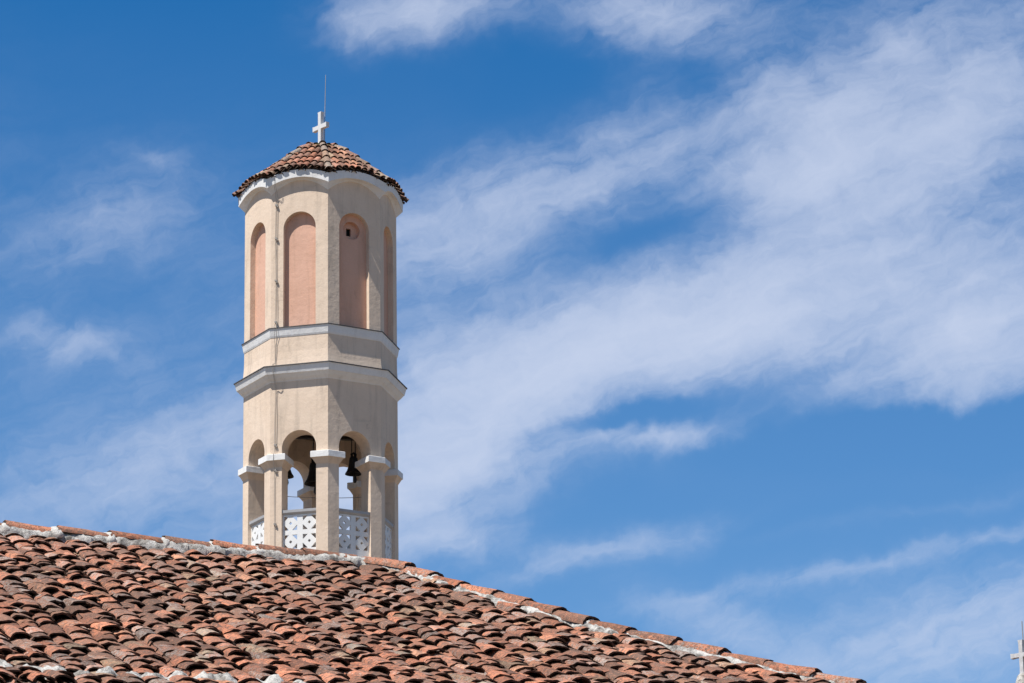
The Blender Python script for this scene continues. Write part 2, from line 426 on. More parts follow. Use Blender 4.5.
# deck under the tiles
mb = MB()
na, nbr = 40, 16
vv = []; ff = []
for i in range(na + 1):
    for j in range(nbr + 1):
        b = EAVE * j / nbr; amax = hip_a(b); a = LEFT + (amax - LEFT) * i / na
        vv.append(roof_pt(a, b, -0.012))
for i in range(na):
    for j in range(nbr):
        ff.append((i * (nbr + 1) + j, (i + 1) * (nbr + 1) + j, (i + 1) * (nbr + 1) + j + 1, i * (nbr + 1) + j + 1))
mb.add([p - LOC for p in vv], ff, True)
L0 = E0 + rdir * LEFT
mb.add([p - LOC for p in (L0, E0, cornB, L0 + fb * EAVE)], [(0, 1, 2, 3)])
for (a0, b0), (a1, b1) in zip(HIPS, HIPS[1:]):
    mb.add([p - LOC for p in (E0 + rdir * a0 + fdir * b0, E0 + rdir * a1 + fdir * b1, E0 + rdir * a1 + fb * b1, E0 + rdir * a0 + fb * b0)], [(0, 1, 2, 3)])
mb.build('roof_deck', M['deck'], church, fix=False)

# walls below the eaves
inset = 0.45
wz = cornF.z - 0.12
c1 = L0 + fdir * EAVE - hdir * inset + rdir * 0.3; c2 = cornF - hdir * inset - rdir * inset
c3 = cornB + hdir * inset - rdir * inset; c4 = L0 + fb * EAVE + hdir * inset + rdir * 0.3
mb = MB()
ring = [c1, c2, c3, c4]
vv = [Vector((p.x, p.y, GZ)) - LOC for p in ring] + [Vector((p.x, p.y, wz)) - LOC for p in ring]
mb.add(vv, [(i, (i + 1) % 4, (i + 1) % 4 + 4, i + 4) for i in range(4)])
gp = L0 + rdir * 0.3
mb.add([vv[4], vv[7], Vector((gp.x, gp.y, gp.z - 0.06)) - LOC], [(0, 1, 2)])
mb.build('wall', M['cream'], church)
mb = MB()
def soffit_box(p, q, w):
    d = (q - p); n_ = Vector((0, 0, 1)).cross(d).normalized() * w
    a = [p - LOC, q - LOC, q + n_ - LOC, p + n_ - LOC]
    b = [x + Vector((0, 0, -0.1)) for x in a]
    mb.add(a + b, [(0, 1, 2, 3), (7, 6, 5, 4), (0, 4, 5, 1), (1, 5, 6, 2), (2, 6, 7, 3), (3, 7, 4, 0)])
soffit_box(L0 + fdir * EAVE - Vector((0, 0, .03)), cornF - Vector((0, 0, .03)), inset + .1)
soffit_box(cornF - Vector((0, 0, .033)), cornB - Vector((0, 0, .033)), inset + .1)
mb.build('eave_soffit', M['white'], church)

# tile covering of the visible slope
CS, EX = 0.147, 0.172
mb = MB()
ncol0 = int(LEFT / CS); nrow = int(EAVE / EX) + 1
coloff = {}
for ci in range(ncol0, int(hipA / CS) + 3):
    ac = ci * CS + random.uniform(-.016, .016)
    wob = random.uniform(0, 6)
    jit0 = random.uniform(-.07, .07)
    # pan tiles between the covers
    for ri in range(-1, nrow):
        b0 = ri * EX + jit0
        b0 = max(0.02, b0)
        a = ac + CS / 2
        if a > hip_a(b0 + .2): continue
        p = roof_pt(a, b0, 0.036)
        d = (roof_pt(a, b0 + .3, 0.036) - p).normalized(); lat = rdir; nn = lat.cross(d); nn = nn if nn.z > 0 else -nn
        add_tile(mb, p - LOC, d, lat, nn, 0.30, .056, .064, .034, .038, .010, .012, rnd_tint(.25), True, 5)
    # cover tiles
    b = 0.03 + random.uniform(-.20, .04)
    rr = 0
    while b < EAVE - .12:
        ex = EX * random.uniform(.70, 1.32)
        if random.random() < 0.16: ex *= random.uniform(.30, .65)
        elif random.random() < 0.07: ex *= 1.4
        bl = b + ex                                   # lower end
        a = ac + 0.016 * math.sin(b * 1.3 + wob) + random.uniform(-.013, .013)
        ln = random.uniform(.30, .35)
        if bl > .10 and a < hip_a(bl) - 0.10:
            top = bl - ln
            if top < 0.0: ln = max(.16, bl - 0.0); top = bl - ln
            amin = 0
            if a > 0 and top < hip_b(a): ln = max(.14, bl - hip_b(a) + .03); top = bl - ln
            low = roof_pt(a, bl, 0.0); hi = roof_pt(a, top, 0.0)
            d0 = (low - hi); ll = d0.length; d = d0.normalized()
            yaw = random.gauss(0, .085); d = (d + rdir * yaw).normalized()
            lat = rdir - d * rdir.dot(d); lat.normalize()
            nn = lat.cross(d); nn = nn if nn.z > 0 else -nn
            roll = random.gauss(0, .09)
            lat2 = lat * math.cos(roll) + nn * math.sin(roll); nn2 = nn * math.cos(roll) - lat * math.sin(roll)
            w = random.uniform(.071, .084); h = random.uniform(.035, .049)
            lift = random.uniform(.008, .021) + (random.random() < .07) * .018
            o = hi + nn * (.014 + random.uniform(0, .010))
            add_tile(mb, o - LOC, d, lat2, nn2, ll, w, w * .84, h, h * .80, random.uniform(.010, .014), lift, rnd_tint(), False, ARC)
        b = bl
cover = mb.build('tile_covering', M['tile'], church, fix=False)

# plainer tiles on the hip end and the far slope (same tiles, seen only from further round)
def tile_plane(P, lat, down, nor, amin, amax, bmax):
    ci = 0
    a = amin(bmax)
    while a < amax(bmax):
        b = 0.05
        while b < bmax - .1:
            bl = b + EX * random.uniform(.85, 1.15)
            if amin(bl) + .05 < a < amax(bl) - .05:
                ln = .40
                top = bl - ln
                while ln > .16 and not (amin(top) < a < amax(top)): ln -= .05; top = bl - ln
                o = P + lat * (a + random.uniform(-.01, .01)) + down * max(top, .0) + nor * .02
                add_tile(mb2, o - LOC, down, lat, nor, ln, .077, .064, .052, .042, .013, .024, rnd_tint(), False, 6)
            b = bl
        a += CS
mb2 = MB()
tile_plane(E0, rdir, fb, nb, lambda b: LEFT, lambda b: hip_a(b), EAVE)
mid = (cornF + cornB) / 2
ed = (mid - E0); elen = ed.length; ed.normalize()
el_lat = (cornF - cornB).normalized(); en = el_lat.cross(ed); en = en if en.z > 0 else -en
halfw = (cornF - cornB).length / 2
tile_plane(E0 - en * .05, el_lat, ed, en, lambda b: -halfw * b / elen + .12, lambda b: halfw * b / elen - .12, elen)
mb2.build('far_tile_covering', M['tile'], church, fix=False)

# mortar smeared over the lowest tiles, near the eave: one ragged sheet that shows where it stands above the tiles
mb = MB(); vv = []; ff = []
na_, nb_ = 560, 9
A0, A1 = LEFT + .1, 1.6
for i in range(na_ + 1):
    a = A0 + (A1 - A0) * i / na_
    ph = ((a / CS) - round(a / CS)) * CS
    crown = .024 + .050 * math.cos(min(1.5, abs(ph) / .0735 * 1.35))
    mid_b = 5.27 + .05 * noise.noise(Vector((a * 1.7, 2, 2))) + .05 * noise.noise(Vector((round(a / CS) * 3.3, 7, 2)))
    for j in range(nb_ + 1):
        s_ = -1 + 2 * j / nb_
        edge = 1 - abs(s_) ** 2.2
        nz = noise.noise(Vector((a * 6, s_ * 1.2, 4))) + .6 * noise.noise(Vector((a * 17, s_ * 3, 8))) + .35 * noise.noise(Vector((a * 41, s_ * 6, 3)))
        h = crown - .045 + edge * (.048 + .040 * nz)
        vv.append(roof_pt(a, mid_b + s_ * .10, h) - LOC)
for i in range(na_):
    for j in range(nb_): ff.append((i * (nb_ + 1) + j, (i + 1) * (nb_ + 1) + j, (i + 1) * (nb_ + 1) + j + 1, i * (nb_ + 1) + j + 1))
mb.add(vv, ff, True)
mb.build('eave_mortar', M['mortar_dirty'], church)

# ridge and hip: mortar bed, caps, mortar joints
def bed(path, side, w0, w1, h, name, mtl, nsub=14):
    """irregular mortar fillet along a polyline (world points); side points to the visible slope"""
    mb = MB(); pts = []
    for i in range(len(path) - 1):
        for k in range(nsub): pts.append((path[i].lerp(path[i + 1], k / nsub)))
    pts.append(path[-1])
    prof = [(-1.0, -.5), (-1.0, -0.1), (-.97, 0.45), (-.82, .82), (-.5, 1.0), (0, 1.0), (.5, 1.0), (.82, .82), (.97, .45), (1.0, -0.1), (1.0, -.5)]
    vv = []; ff = []; n = len(prof)
    for p in pts:
        for (s_, z_) in prof:
            wd = w0 if s_ > 0 else w1
            k = noise.noise(p * 4.3 + Vector((s_ * 2, z_, 5))) * .30 + noise.noise(p * 13 + Vector((s_ * 3, z_ * 2, 1))) * .30 + noise.noise(p * 31 + Vector((s_ * 5, z_ * 4, 1))) * .2
            vv.append(p + side * (s_ * wd * (1 + k * .75)) + Vector((0, 0, 1)) * (z_ * h * (1 + k * .50)) - LOC)
    for i in range(len(pts) - 1):
        for j in range(n - 1):
            ff.append((i * n + j, (i + 1) * n + j, (i + 1) * n + j + 1, i * n + j + 1))
    mb.add(vv, ff, True)
    return mb.build(name, mtl, church)
ridge_path = [roof_pt(LEFT + i * (0 - LEFT) / 24, 0) for i in range(25)]
bed(ridge_path, hdir, .104, .12, .088, 'ridge_mortar', M['mortar_dirty'])
HL = 0.0; hip_path = []
for (a_, b_) in HIPS: hip_path.append(E0 + rdir * a_ + fdir * b_)
def along(path, d):
    for p, q in zip(path, path[1:]):
        l = (q - p).length
        if d <= l: return p.lerp(q, d / l)
        d -= l
    return path[-1].copy()
HL = sum((q - p).length for p, q in zip(hip_path, hip_path[1:]))
hip_path = [along(hip_path, HL * i / 40) for i in range(41)]
hd_ = (hip_path[-1] - hip_path[0])
hip_side = Vector((hd_.y, -hd_.x, 0)).normalized()
if hip_side.dot(hdir) < 0: hip_side = -hip_side
bed(hip_path, hip_side, .114, .115, .080, 'hip_mortar', M['mortar_dirty'], 6)
bpath = [E0 + rdir * a_ + fb * b_ for (a_, b_) in HIPS]
bd_ = (bpath[-1] - bpath[0]); bhs = Vector((bd_.y, -bd_.x, 0)).normalized()
bed(bpath, bhs, .125, .13, .09, 'hip_mortar', M['mortar'], 10)

def cap_tile(p, axis, side, length, tint, z=0.045, joint=True, r=.092, blob=1.0):
    mb = MB(); nn = side.cross(axis); nn = nn if nn.z > 0 else -nn
    side = axis.cross(nn); 
    yaw = random.gauss(0, .02); ax = (axis + side * yaw).normalized()
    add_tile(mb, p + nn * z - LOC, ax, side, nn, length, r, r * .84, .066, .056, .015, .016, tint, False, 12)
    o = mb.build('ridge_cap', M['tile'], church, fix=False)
    if joint:
        mj = MB(); c = p + ax * (length * .96) + nn * (z - .012) - LOC; vv = []; ff = []
        seg, rows = 14, 5; sd_ = random.uniform(0, 90); full = random.uniform(.75, 1.1) * blob
        for q in range(rows + 1):
            for i in range(seg + 1):
                a_ = math.pi * (i / seg - .5) * 1.15
                k = noise.noise(Vector((i * .45, q * .6, sd_))) * .6
                rad = [.02, .085, .094, .092, .080, .02][q] * (1 + k * .35) * (.55 + .45 * full)
                vv.append(c + ax * ((q - 2.5) * .020 * (1 + k) * full + .012) + side * (math.sin(a_) * rad) + nn * (math.cos(a_) * rad * .80))
        for q in range(rows):
            for i in range(seg):
                ff.append((q * (seg + 1) + i, q * (seg + 1) + i + 1, (q + 1) * (seg + 1) + i + 1, (q + 1) * (seg + 1) + i))
        mj.add(vv, ff, True); mj.build('mortar_joint', M['mortar_clean'], o, fix=True)
    return o
def cap_tint(): return (random.choice([.25, .45, .62, .7, .75, .55, .3]), random.uniform(.1, .9), random.uniform(.2, .9))
CE = 0.372
a = -0.05
while a > LEFT + .3:
    p = roof_pt(a, 0); q = roof_pt(a - .44, 0)
    ax = (q - p).normalized()
    cap_tile(p, ax, hdir, .42, cap_tint(), .056 + random.uniform(-.006, .006), True, blob=1.2)
    a -= CE * random.uniform(.92, 1.10)
s_ = -0.06
while s_ < HL - .3:
    p = along(hip_path, max(0, s_)); q = along(hip_path, s_ + .42)
    cap_tile(p, (q - p).normalized(), hip_side, .43, cap_tint(), .046 + random.uniform(-.010, .008), True, blob=.8)
    s_ += CE * random.uniform(.93, 1.08)
s_ = 0.0
while s_ < HL - .3:
    p = along(bpath, s_); q = along(bpath, s_ + .42)
    cap_tile(p, (q - p).normalized(), bhs, .43, cap_tint(), .06, False); s_ += CE

# ------------------------------------------------------------------ bell tower
def octagon_frame(k):
    """face between corner k and k+1: outward normal and tangent in tower space"""
    a = R(45 * k + 22.5)
    return Vector((math.sin(a), -math.cos(a), 0)), Vector((math.cos(a), math.sin(a), 0))
CA, SA = math.cos(R(22.5)), math.sin(R(22.5)); TA = math.tan(R(22.5))
TX, TY, PHI = -4.817, 85.148, R(8.433)
tower = thing('bell_tower', 'tall cream octagonal bell tower with arched belfry, salmon niches and tiled cap', 'tower', (TX, TY, GZ), PHI)
def Z(z): return z - GZ
def placer(k, Rw):
    n, t = octagon_frame(k); ap = Rw * CA
    return lambda u, d, z: n * (ap - d) + t * u + Vector((0, 0, Z(z)))

RW = 1.936
T = 0.48
# shaft below the belfry, belfry floor
mb = MB(); mb.lathe([(RW, Z(GZ)), (RW, Z(20.72))]); mb.lathe([(RW, Z(20.72)), (0.0, Z(20.72))]); mb.build('shaft', M['cream'], tower)
# piers with capitals
def offset_poly(poly, d):
    out = []; n = len(poly)
    for i in range(n):
        p0, p1, p2 = poly[i - 1], poly[i], poly[(i + 1) % n]
        e1 = (p1 - p0).normalized(); e2 = (p2 - p1).normalized()
        n1 = Vector((e1.y, -e1.x)); n2 = Vector((e2.y, -e2.x))
        bis = (n1 + n2).normalized(); out.append(p1 + bis * (d / max(.3, bis.dot(n1))))
    return out
PW = 0.302
for k in range(8):
    nL, tL = octagon_frame(k - 1); nR, tR = octagon_frame(k)
    hw = RW * SA; ap = RW * CA
    cor = nR * ap - tR * hw
    hwi = hw - T * TA
    A1 = nL * ap + tL * (hw - PW); A2 = nR * ap - tR * (hw - PW)
    B1 = A1 - nL * T; B2 = A2 - nR * T
    cori = nR * (ap - T) - tR * hwi
    poly = [Vector((p.x, p.y)) for p in (A1, cor, A2, B2, cori, B1)]
    area = sum(poly[i - 1].x * poly[i].y - poly[i].x * poly[i - 1].y for i in range(6))
    if area < 0: poly.reverse()
    mb = MB(); n = 6
    def loft(mb, rings):
        vv = []
        for pl, z in rings: vv += [(p.x, p.y, Z(z)) for p in pl]
        ff = [(i * n + j, i * n + (j + 1) % n, (i + 1) * n + (j + 1) % n, (i + 1) * n + j) for i in range(len(rings) - 1) for j in range(n)]
        ff += [tuple(reversed(range(n))), tuple(range((len(rings) - 1) * n, len(rings) * n))]
        mb.add(vv, ff)
    loft(mb, [(poly, 20.7), (poly, 23.06), (offset_poly(poly, .095), 23.215)])
    pier = mb.build('pier', M['cream'], tower)
    mb = MB(); P2 = offset_poly(poly, .100); P3 = offset_poly(poly, .115)
    loft(mb, [(P3, 23.212), (P3, 23.358), (P2, 23.368)])
    mb.build('capital', M['white'], pier)
# arcade wall
mb = MB(); hw = RW * SA; hwi = hw - T * TA
OP = 0.44
for k in range(8):
    op = arch_pts(OP, 23.36, 23.52, 22)
    outer = [(-hw, 23.36)] + op + [(hw, 23.36), (hw, 25.30), (-hw, 25.30)]
    bk = lambda p: (p[0] if abs(p[0]) < hw - 1e-4 else math.copysign(hwi, p[0]), p[1])
    mb.prism(outer, [], placer(k, RW), T, bk, skip=lambda p, q: (abs(p[0]) > hw - 1e-4 and abs(q[0]) > hw - 1e-4))
mb.build('arcade_wall', M['cream'], tower)
mb = MB(); mb.lathe([(1.72, Z(24.55)), (1.72, Z(24.7)), (0, Z(24.7))]); mb.lathe([(1.72, Z(24.55)), (0, Z(24.55))])
mb.build('belfry_ceiling', M['ceil'], tower)
# beams carrying the bells
mb = MB()
for y_ in (-.62, .25): mb.box((0, y_, Z(24.36)), (3.2, .14, .16))
mb.build('bell_beam', M['iron'], tower)

# breeze-block balustrades
def balustrade(k):
    pl = placer(k, RW)
    dep = 0.09
    P = lambda u, d, z: pl(u, d + dep, z)
    W_ = OP + 0.0
    cells = []
    z_rows = [(21.465, 21.815), (21.00, 21.35)]
    u_cols = [(-.405, -.07), (.07, .405)]
    holes = []
    for (z0, z1) in z_rows:
        for (u0, u1) in u_cols:
            uc, zc, hu, hz = (u0 + u1) / 2, (z0 + z1) / 2, (u1 - u0) / 2, (z1 - z0) / 2
            dd = .25
            holes.append([(uc + hu * dd, zc), (uc, zc + hz * dd), (uc - hu * dd, zc), (uc, zc - hz * dd)])
            for sx in (-1, 1):
                for sz in (-1, 1):
                    c = (uc + sx * hu, zc + sz * hz); rr = .76
                    pts = [c]
                    for i in range(6):
                        a = R(90) * i / 5
                        # slightly hollow quarter openings in the corners of the block
                        x_, y_ = math.cos(a) * rr, math.sin(a) * rr
                        f_ = 1 - .27 * math.sin(2 * a)
                        pts.append((c[0] - sx * x_ * hu * f_, c[1] - sz * y_ * hz * f_))
                    holes.append(pts)
    outer = [(-W_, 20.722), (W_, 20.722), (W_, 21.85), (-W_, 21.85)]
    mb = MB(); mb.prism(outer, holes, P, .055)
    o = mb.build('balustrade', M['lattice'], tower)
    mb = MB()
    n, t = octagon_frame(k)
    prof = [(0.0, 21.852), (-.055, 21.90), (-.06, 21.965), (.13, 21.97), (.125, 21.90), (.055, 21.852)]
    vv = []; 
    for u in (-W_ + .002, W_ - .002):
        for (d, z) in prof: vv.append(P(u, d, z))
    nn = len(prof)
    mb.add(vv, [(i, (i + 1) % nn, nn + (i + 1) % nn, nn + i) for i in range(nn)] + [tuple(range(nn)), tuple(reversed(range(nn, 2 * nn)))])
    mb.build('coping', M['rail'], o)
for k in range(8): balustrade(k)

# lower cornice, frieze, upper cornice
def oct_ring(prof, name, mtl, parent=tower):
    mb = MB(); mb.lathe([(r_, Z(z)) for r_, z in prof]); return mb.build(name, mtl, parent, fix=False)
oct_ring([(RW, 25.225), (1.965, 25.26), (2.02, 25.305), (2.09, 25.385), (2.112, 25.395), (2.165, 25.575), (1.90, 25.60)], 'lower_cornice', M['white'])
oct_ring([(2.150, 25.572), (2.188, 25.572), (2.188, 25.596), (1.98, 25.655), (1.90, 25.66)], 'lower_cornice_flashing', M['flash'])
oct_ring([(1.965, 25.64), (1.945, 25.80), (1.93, 26.0), (1.925, 26.39)], 'frieze', M['cream'])
oct_ring([(1.90, 26.36), (1.935, 26.385), (1.950, 26.425), (1.985, 26.61), (1.85, 26.63)], 'upper_cornice', M['white'])
oct_ring([(1.975, 26.607), (2.002, 26.607), (2.002, 26.628), (1.90, 26.66), (1.80, 26.665)], 'upper_cornice_flashing', M['flash'])

# upper drum with niches
RU = 1.930; ND = 0.145; NW = 0.42; NS = 29.215
mb = MB(); hw = RU * SA
for k in range(8):
    op = arch_pts(NW, 26.60, NS, 24)
    outer = [(-hw, 26.60)] + op + [(hw, 26.60), (hw, 30.62), (-hw, 30.62)]
    hwn = hw - ND * TA
    bk = lambda p: (p[0] if abs(p[0]) < hw - 1e-4 else math.copysign(hwn, p[0]), p[1])
    mb.prism(outer, [], placer(k, RU), ND, bk, skip=lambda p, q: (abs(p[0]) > hw - 1e-4 and abs(q[0]) > hw - 1e-4))
mb.build('drum_wall', M['cream'], tower)
for k in range(8):
    pl = placer(k, RU)
    P = lambda u, d, z, pl=pl: pl(u, d + ND - .001, z)
    outer = arch_pts(NW + .03, 26.58, NS, 24)
    mb = MB()
    holes = []
    if k == 0:
        holes = [[(.235 * math.cos(2 * math.pi * i / 28), 29.215 + .235 * math.sin(2 * math.pi * i / 28)) for i in range(28)]]
    mb.prism(outer, holes, P, .12)
    o = mb.build('niche_panel', M['salmon'], tower)
    if k == 0:
        mb = MB(); o['label'] = 'salmon niche panel with a round vent recess near its top'
        disc = [(.25 * math.cos(2 * math.pi * i / 28), 29.215 + .25 * math.sin(2 * math.pi * i / 28)) for i in range(28)]
        rect = [(-.085, 29.10), (.045, 29.10), (.045, 29.30), (-.085, 29.30)]
        mb.prism(disc, [rect], lambda u, d, z: P(u, d + .118, z), .05)
        v_ = mb.build('vent_recess', M['salmon'], o)
        mb = MB(); n, t = octagon_frame(k)
        cc = P(0, .285, 29.21)
        rm = Matrix((t, -n, Vector((0, 0, 1)))).transposed().to_4x4(); rm.translation = cc
        mb.box((-.015, 0, 0), (.30, .20, .34), rm)
        mb.build('vent_hole', M['dark'], o)

# scalloped eave cornice: each face arches up in its middle
def rise(u): return 1 - u * u
NU = 20
def eave_loft(sec, name, mtl):
    mb = MB()
    for k in range(8):
        n, t = octagon_frame(k); vv = []; ff = []
        for i in range(NU + 1):
            u = -1 + 2 * i / NU
            for (r_, z, h) in sec: vv.append(n * (r_ * CA) + t * (u * r_ * SA) + Vector((0, 0, Z(z + h * rise(u)))))
        m_ = len(sec)
        for i in range(NU):
            for j in range(m_ - 1): ff.append((i * m_ + j, (i + 1) * m_ + j, (i + 1) * m_ + j + 1, i * m_ + j + 1))
        mb.add(vv, ff, False)
    return mb.build(name, mtl, tower, fix=False)
eave_loft([(1.925, 30.13, .33), (1.985, 30.19, .31), (2.045, 30.245, .255), (2.088, 30.290, .215)], 'eave_soffit', M['white'])
eave_loft([(2.086, 30.287, .215), (2.098, 30.287, .212), (2.110, 30.50, .175), (2.110, 30.525, .17), (1.80, 30.56, .17)], 'eave_cornice', M['white'])

# tiled cap
RE = 2.115
def cap_z(q):                                        # height over corner-equivalent radius
    pts = [(0, 31.93), (.3, 31.90), (.55, 31.80), (.9, 31.55), (1.3, 31.23), (1.7, 30.895), (2.0, 30.65), (2.2, 30.49)]
    for (a0, z0), (a1, z1) in zip(pts, pts[1:]):
        if a0 <= q <= a1: return z0 + (z1 - z0) * (q - a0) / (a1 - a0)
    return pts[-1][1]
def cap_pt(k, q, u, h=0.0):
    """q distance from the axis along the face normal, u across the face"""
    n, t = octagon_frame(k); rr = q / CA; wmax = max(q * TA, 1e-3)
    z = cap_z(rr) + .17 * max(0, 1 - min(1, abs(u) / wmax) ** 2) * min(1, rr / RE) ** 3
    return n * q + t * u + Vector((0, 0, Z(z) + h))
mb = MB()
for k in range(8):
    n, t = octagon_frame(k); vv = []; ff = []; nq, nu = 10, 10
    for i in range(nq + 1):
        q = .02 + (RE * CA - .02) * i / nq
        for j in range(nu + 1): vv.append(cap_pt(k, q, (-1 + 2 * j / nu) * q * TA, -.01))
    for i in range(nq):
        for j in range(nu): ff.append((i * (nu + 1) + j, (i + 1) * (nu + 1) + j, (i + 1) * (nu + 1) + j + 1, i * (nu + 1) + j + 1))
    mb.add(vv, ff)
roof_o = mb.build('cap_roof', M['deck'], tower, fix=False); roof_o['label'] = 'low octagonal terracotta tiled cap of the tower'
mb = MB()
tw = .178
for k in range(8):
    n, t = octagon_frame(k)
    for ci in range(-5, 6):
        u = ci * tw + random.uniform(-.008, .008)
        qe = RE * CA + .03
        for ri in range(9):
            ql = qe - ri * .315 + random.uniform(-.02, .02)
            if ql * TA < abs(u) - .01 or ql < .15: continue
            qt = max(.05, ql - .40)
            if qt * TA < abs(u): qt = min(ql - .12, abs(u) / TA)
            lo = cap_pt(k, ql, u, 0.0); hi = cap_pt(k, qt, u, 0.0)
            d = lo - hi; ln = d.length; d.normalize()
            nn = t.cross(d); nn = nn if nn.z > 0 else -nn; lat = d.cross(nn); lat = lat if lat.dot(t) > 0 else -lat
            tint = rnd_tint(-.12)
            if ri == 0: tint = (random.choice([.12, .3, .5, 1.0]), random.uniform(.2, .9), random.uniform(.6, 1.0))
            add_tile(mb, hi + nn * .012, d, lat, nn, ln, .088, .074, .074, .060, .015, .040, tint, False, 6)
            if ri == 0:                               # second, lower layer of tile ends along the eave
                lo2 = lo - nn * .068 + d * .012 + t * tw * .5
                add_tile(mb, lo2 - d * .30, d, lat, nn, .28, .075, .07, .055, .05, .014, .01, (.1, .3, .9), False, 6)
mb.build('cap_tiles', M['toptile'], roof_o, fix=False)
for k in range(8):
    a = R(45 * k); n = Vector((math.sin(a), -math.cos(a), 0)); t = Vector((math.cos(a), math.sin(a), 0))
    mb = MB(); r_ = .14
    ne = 6; step = (RE + .05 - .14) / ne
    for i in range(ne):
        r1 = RE + .05 - (ne - 1 - i) * step; r0 = max(.1, r1 - step * 1.25)
        hi = n * r0 + Vector((0, 0, Z(cap_z(r0)))); lo = n * r1 + Vector((0, 0, Z(cap_z(min(r1, 2.2)))))
        d = lo - hi; ln = d.length; d.normalize(); nn = t.cross(d); nn = nn if nn.z > 0 else -nn
        add_tile(mb, hi + nn * .045, d, t, nn, ln, .098, .08, .085, .07, .016, .03, (random.choice([.5, .62, .95, 1.0]), random.uniform(.3, .8), random.uniform(.6, 1.0)), False, 8)
    mb.build('hip_tiles', M['greytile'], roof_o, fix=False)
# moss and mortar at the apex
mb = MB(); vv = []; ff = []
for j in range(6):
    rr = [.0, .16, .30, .42, .50, .56][j]
    for i in range(20):
        a = 2 * math.pi * i / 20; k_ = 1 + .25 * noise.noise(Vector((math.cos(a) * 2, math.sin(a) * 2, j * .3)))
        r2 = rr * k_
        vv.append((r2 * math.sin(a), -r2 * math.cos(a), Z(cap_z(r2)) + [.06, .07, .085, .085, .06, -.02][j]))
for j in range(5):
    for i in range(20): ff.append((j * 20 + i, j * 20 + (i + 1) % 20, (j + 1) * 20 + (i + 1) % 20, (j + 1) * 20 + i))
mb.add(vv, ff, True); mb.build('moss_patch', M['moss'], roof_o)
mb = MB(); mb.lathe([(.0, Z(32.10)), (.09, Z(32.09)), (.13, Z(32.04)), (.17, Z(31.85))], 14, 0, True); mb.build('mortar_base', M['mortar_clean'], roof_o)

# cross and lightning rod
def cross_mesh(mb, ax, zb, zt, za, span, wv, th, org):
    """latin cross with slightly flared ends; ax = direction of the arms"""
    up = Vector((0, 0, 1)); nn = ax.cross(up).normalized(); h = wv / 2; f = h * 1.22
    za0, za1 = za - h, za + h
    o = [(-f, zb), (f, zb), (h, zb + .12), (h, za0), (span - .07, za0), (span, za - f), (span, za + f), (span - .07, za1), (h, za1), (h, zt - .07), (f, zt), (-f, zt),
         (-h, zt - .07), (-h, za1), (-span + .07, za1), (-span, za + f), (-span, za - f), (-span + .07, za0), (-h, za0), (-h, zb + .12)]
    mb.prism(o, [], lambda u, d, z: org + ax * u + nn * (d - th / 2) + up * z, th)
def world_to_tower(v):
    c, s = math.cos(-PHI), math.sin(-PHI); return Vector((v.x * c - v.y * s, v.x * s + v.y * c, v.z))
arm = world_to_tower(Vector((.66, -.75, 0)))
mb = MB(); cross_mesh(mb, arm, Z(32.00), Z(32.94), Z(32.53), .280, .112, .105, Vector((0, 0, 0)))
mb.build('cross', M['cross'], tower)
mb = MB(); bo = world_to_tower(Vector((.09, .06, 0)))
mb.tube([bo + Vector((0, 0, Z(32.1))), bo + Vector((.01, 0, Z(33.0))), bo + Vector((.03, 0, Z(34.0)))], [.013, .012, .008], 6)
mb.build('lightning_rod', M['rod'], tower)

# down conductor: two cables clipped to the face left of the front corner
def cable(u, name='cable'):
    n, t = octagon_frame(-1); pts = []
    for (r_, z) in [(2.16, 30.52), (2.12, 30.30), (1.99, 30.12), (1.945, 29.95), (1.945, 29.0), (1.95, 28.4), (1.945, 27.9), (1.95, 27.2), (1.95, 26.75), (2.02, 26.66), (2.015, 26.58), (1.965, 26.33), (1.945, 26.2), (1.95, 25.8), (1.985, 25.70),
                    (2.20, 25.62), (2.20, 25.55), (2.13, 25.34), (1.99, 25.12), (1.955, 24.9), (1.95, 24.2), (1.95, 23.45)]:
        uu = u + .012 * math.sin(z * 2.3 + u * 40)
        pts.append(n * (r_ * CA + .006) + t * uu + Vector((0, 0, Z(z))))
    if u < -.6:
        for z, r_ in ((23.37, 2.06), (23.2, 2.06), (23.03, 1.99), (22.8, 1.95), (21.8, 1.95), (20.8, 1.95)):
            pts.append(n * (r_ * CA + .012) + t * u + Vector((0, 0, Z(z))))
    mb = MB(); mb.tube(pts, .0055, 5)
    return mb.build(name, M['wire'], tower)
cb = cable(-.615); cable(-.575)
n, t = octagon_frame(-1)
for z in (29.85, 28.97, 27.86, 26.78, 23.62, 22.98, 21.62):
    mb = MB(); rm = Matrix((t, -n, Vector((0, 0, 1)))).transposed().to_4x4()
    rm.translation = n * (1.945 * CA + .02) + t * (-.60) + Vector((0, 0, Z(z)))
    mb.box((0, 0, 0), (.055, .05, .045), rm); mb.box((.03, 0, -.035), (.03, .04, .05), rm)
    mb.build('clip', M['wire'], cb)
# thin wire strung across the belfry
mb = MB(); q = []
for i in range(13):
    s = i / 12; a0 = Vector((-1.25, .9, Z(22.98))); a1 = Vector((1.25, .9, Z(22.98)))
    p = a0.lerp(a1, s); p.z -= .10 * 4 * s * (1 - s) * .5; q.append(p)
mb.tube(q, .008, 5); mb.build('wire', M['wire'], tower)

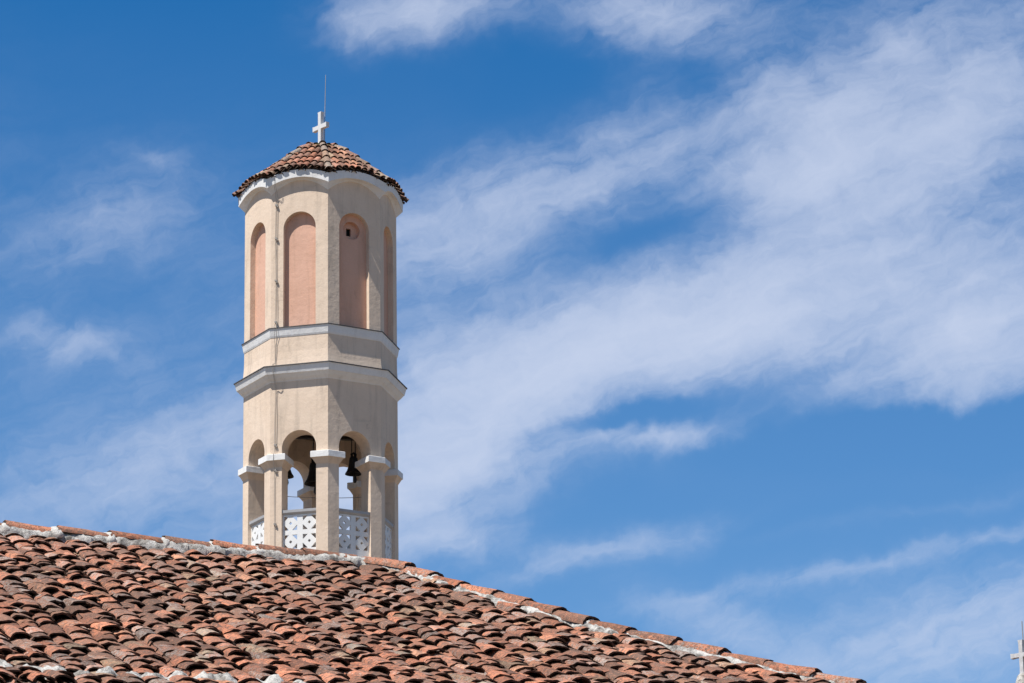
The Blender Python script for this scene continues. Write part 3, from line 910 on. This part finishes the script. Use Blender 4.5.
# ------------------------------------------------------------------ bells (hang from the beams)
def bell(label, xy, top, scale, rods, clap=True):
    c, s = math.cos(PHI), math.sin(PHI)
    w = Vector((TX + xy[0] * c - xy[1] * s, TY + xy[0] * s + xy[1] * c, top))
    b = thing('church_bell', label, 'bell', w, PHI, 'bells hanging in the belfry')
    S = scale
    mb = MB()
    prof = [(.02, 0), (.075, -.005), (.10, -.03), (.112, -.08), (.122, -.18), (.14, -.28), (.172, -.37), (.215, -.44), (.222, -.465), (.205, -.47), (.16, -.38), (.11, -.2), (.02, -.1)]
    mb.lathe([(r_ * S, z * S) for r_, z in prof], 28, 0, True); mb.build('bell_body', M['bronze'], b)
    mb = MB()
    for a in (0, 60, 120):
        d = Vector((math.cos(R(a)), math.sin(R(a)), 0)) * .06 * S
        mb.tube([d + Vector((0, 0, -.01)), d * 1.15 + Vector((0, 0, .07 * S)), Vector((0, 0, .11 * S)), -d * 1.15 + Vector((0, 0, .07 * S)), -d + Vector((0, 0, -.01))], .022 * S, 6)
    mb.build('crown', M['bronze'], b)
    mb = MB()
    for x_ in (-.045, .045): mb.tube([(x_, 0, .06), (x_, 0, rods)], .014, 6)
    mb.build('hanger', M['iron'], b)
    if clap:
        mb = MB(); mb.tube([(0, 0, -.12 * S), (.02, 0, -.45 * S), (.03, 0, -.56 * S), (.032, 0, -.62 * S), (.033, 0, -.67 * S), (.034, 0, -.70 * S)], [x * S for x in (.015, .02, .045, .055, .04, .01)], 10)
        mb.build('clapper', M['iron'], b)
bell('dark bronze bell in the right arch with its clapper hanging below the rim', (.76, -.60), 23.60, .96, .72)
bell('large dark bell half hidden behind the front pier of the belfry', (-.12, .25), 23.68, 1.22, .65)
bell('small dark bell in the left arch, mostly hidden by the pier carrying the cables', (-.86, .25), 23.72, .95, .60)

# ------------------------------------------------------------------ smaller turret with a cross at the right edge of the picture
TU = Vector((8.43, 58.05, GZ))
tur = thing('church_turret', 'white cross and thin rod on a turret cut off by the right edge', 'turret', TU, R(8.4))
def Y(z): return z - GZ
mb = MB(); mb.lathe([(1.5, 0), (1.5, Y(10.2))]); mb.build('wall', M['cream'], tur)
mb = MB(); mb.lathe([(1.48, Y(10.1)), (1.70, Y(10.25)), (1.74, Y(10.5)), (1.4, Y(10.55))]); mb.build('eave_cornice', M['white'], tur)
def tz(r_): return 12.02 - r_ * .80 - .12 * (r_ / 1.8) ** 2 * 0
mb = MB(); mb.lathe([(0.05, Y(tz(.05))), (.9, Y(tz(.9))), (1.85, Y(tz(1.85)))]); tro = mb.build('cap_roof', M['deck'], tur)
mb = MB()
for k in range(8):
    n, t = octagon_frame(k)
    for ci in range(-5, 6):
        u = ci * .158
        for ri in range(7):
            ql = 1.74 - ri * .26
            if ql * TA < abs(u) or ql < .2: continue
            qt = max(.06, ql - .33)
            if qt * TA < abs(u): qt = min(ql - .12, abs(u) / TA)
            lo = n * ql + t * u + Vector((0, 0, Y(tz(ql / CA)))); hi = n * qt + t * u + Vector((0, 0, Y(tz(qt / CA))))
            d = lo - hi; ln = d.length; d.normalize(); nn = t.cross(d); nn = nn if nn.z > 0 else -nn
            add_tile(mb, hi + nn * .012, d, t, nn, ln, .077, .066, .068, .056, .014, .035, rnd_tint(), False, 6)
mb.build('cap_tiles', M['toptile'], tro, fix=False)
mb = MB(); mb.lathe([(0, Y(12.24)), (.06, Y(12.24)), (.10, Y(12.20)), (.135, Y(12.10)), (.16, Y(11.95)), (.2, Y(11.8))], 16, 0, True); mb.build('mortar_base', M['mortar_dirty'], tur)
c_, s_2 = math.cos(-R(8.4)), math.sin(-R(8.4))
arm2 = Vector((.80, -.60, 0)); arm2 = Vector((arm2.x * c_ - arm2.y * s_2, arm2.x * s_2 + arm2.y * c_, 0))
mb = MB(); cross_mesh(mb, arm2, Y(12.18), Y(12.81), Y(12.555), .195, .070, .09, Vector((0, 0, 0))); mb.build('cross', M['cross_grey'], tur)
mb = MB(); mb.tube([(.05, .06, Y(12.1)), (.05, .06, Y(13.15))], .009, 6); mb.build('lightning_rod', M['rod'], tur)
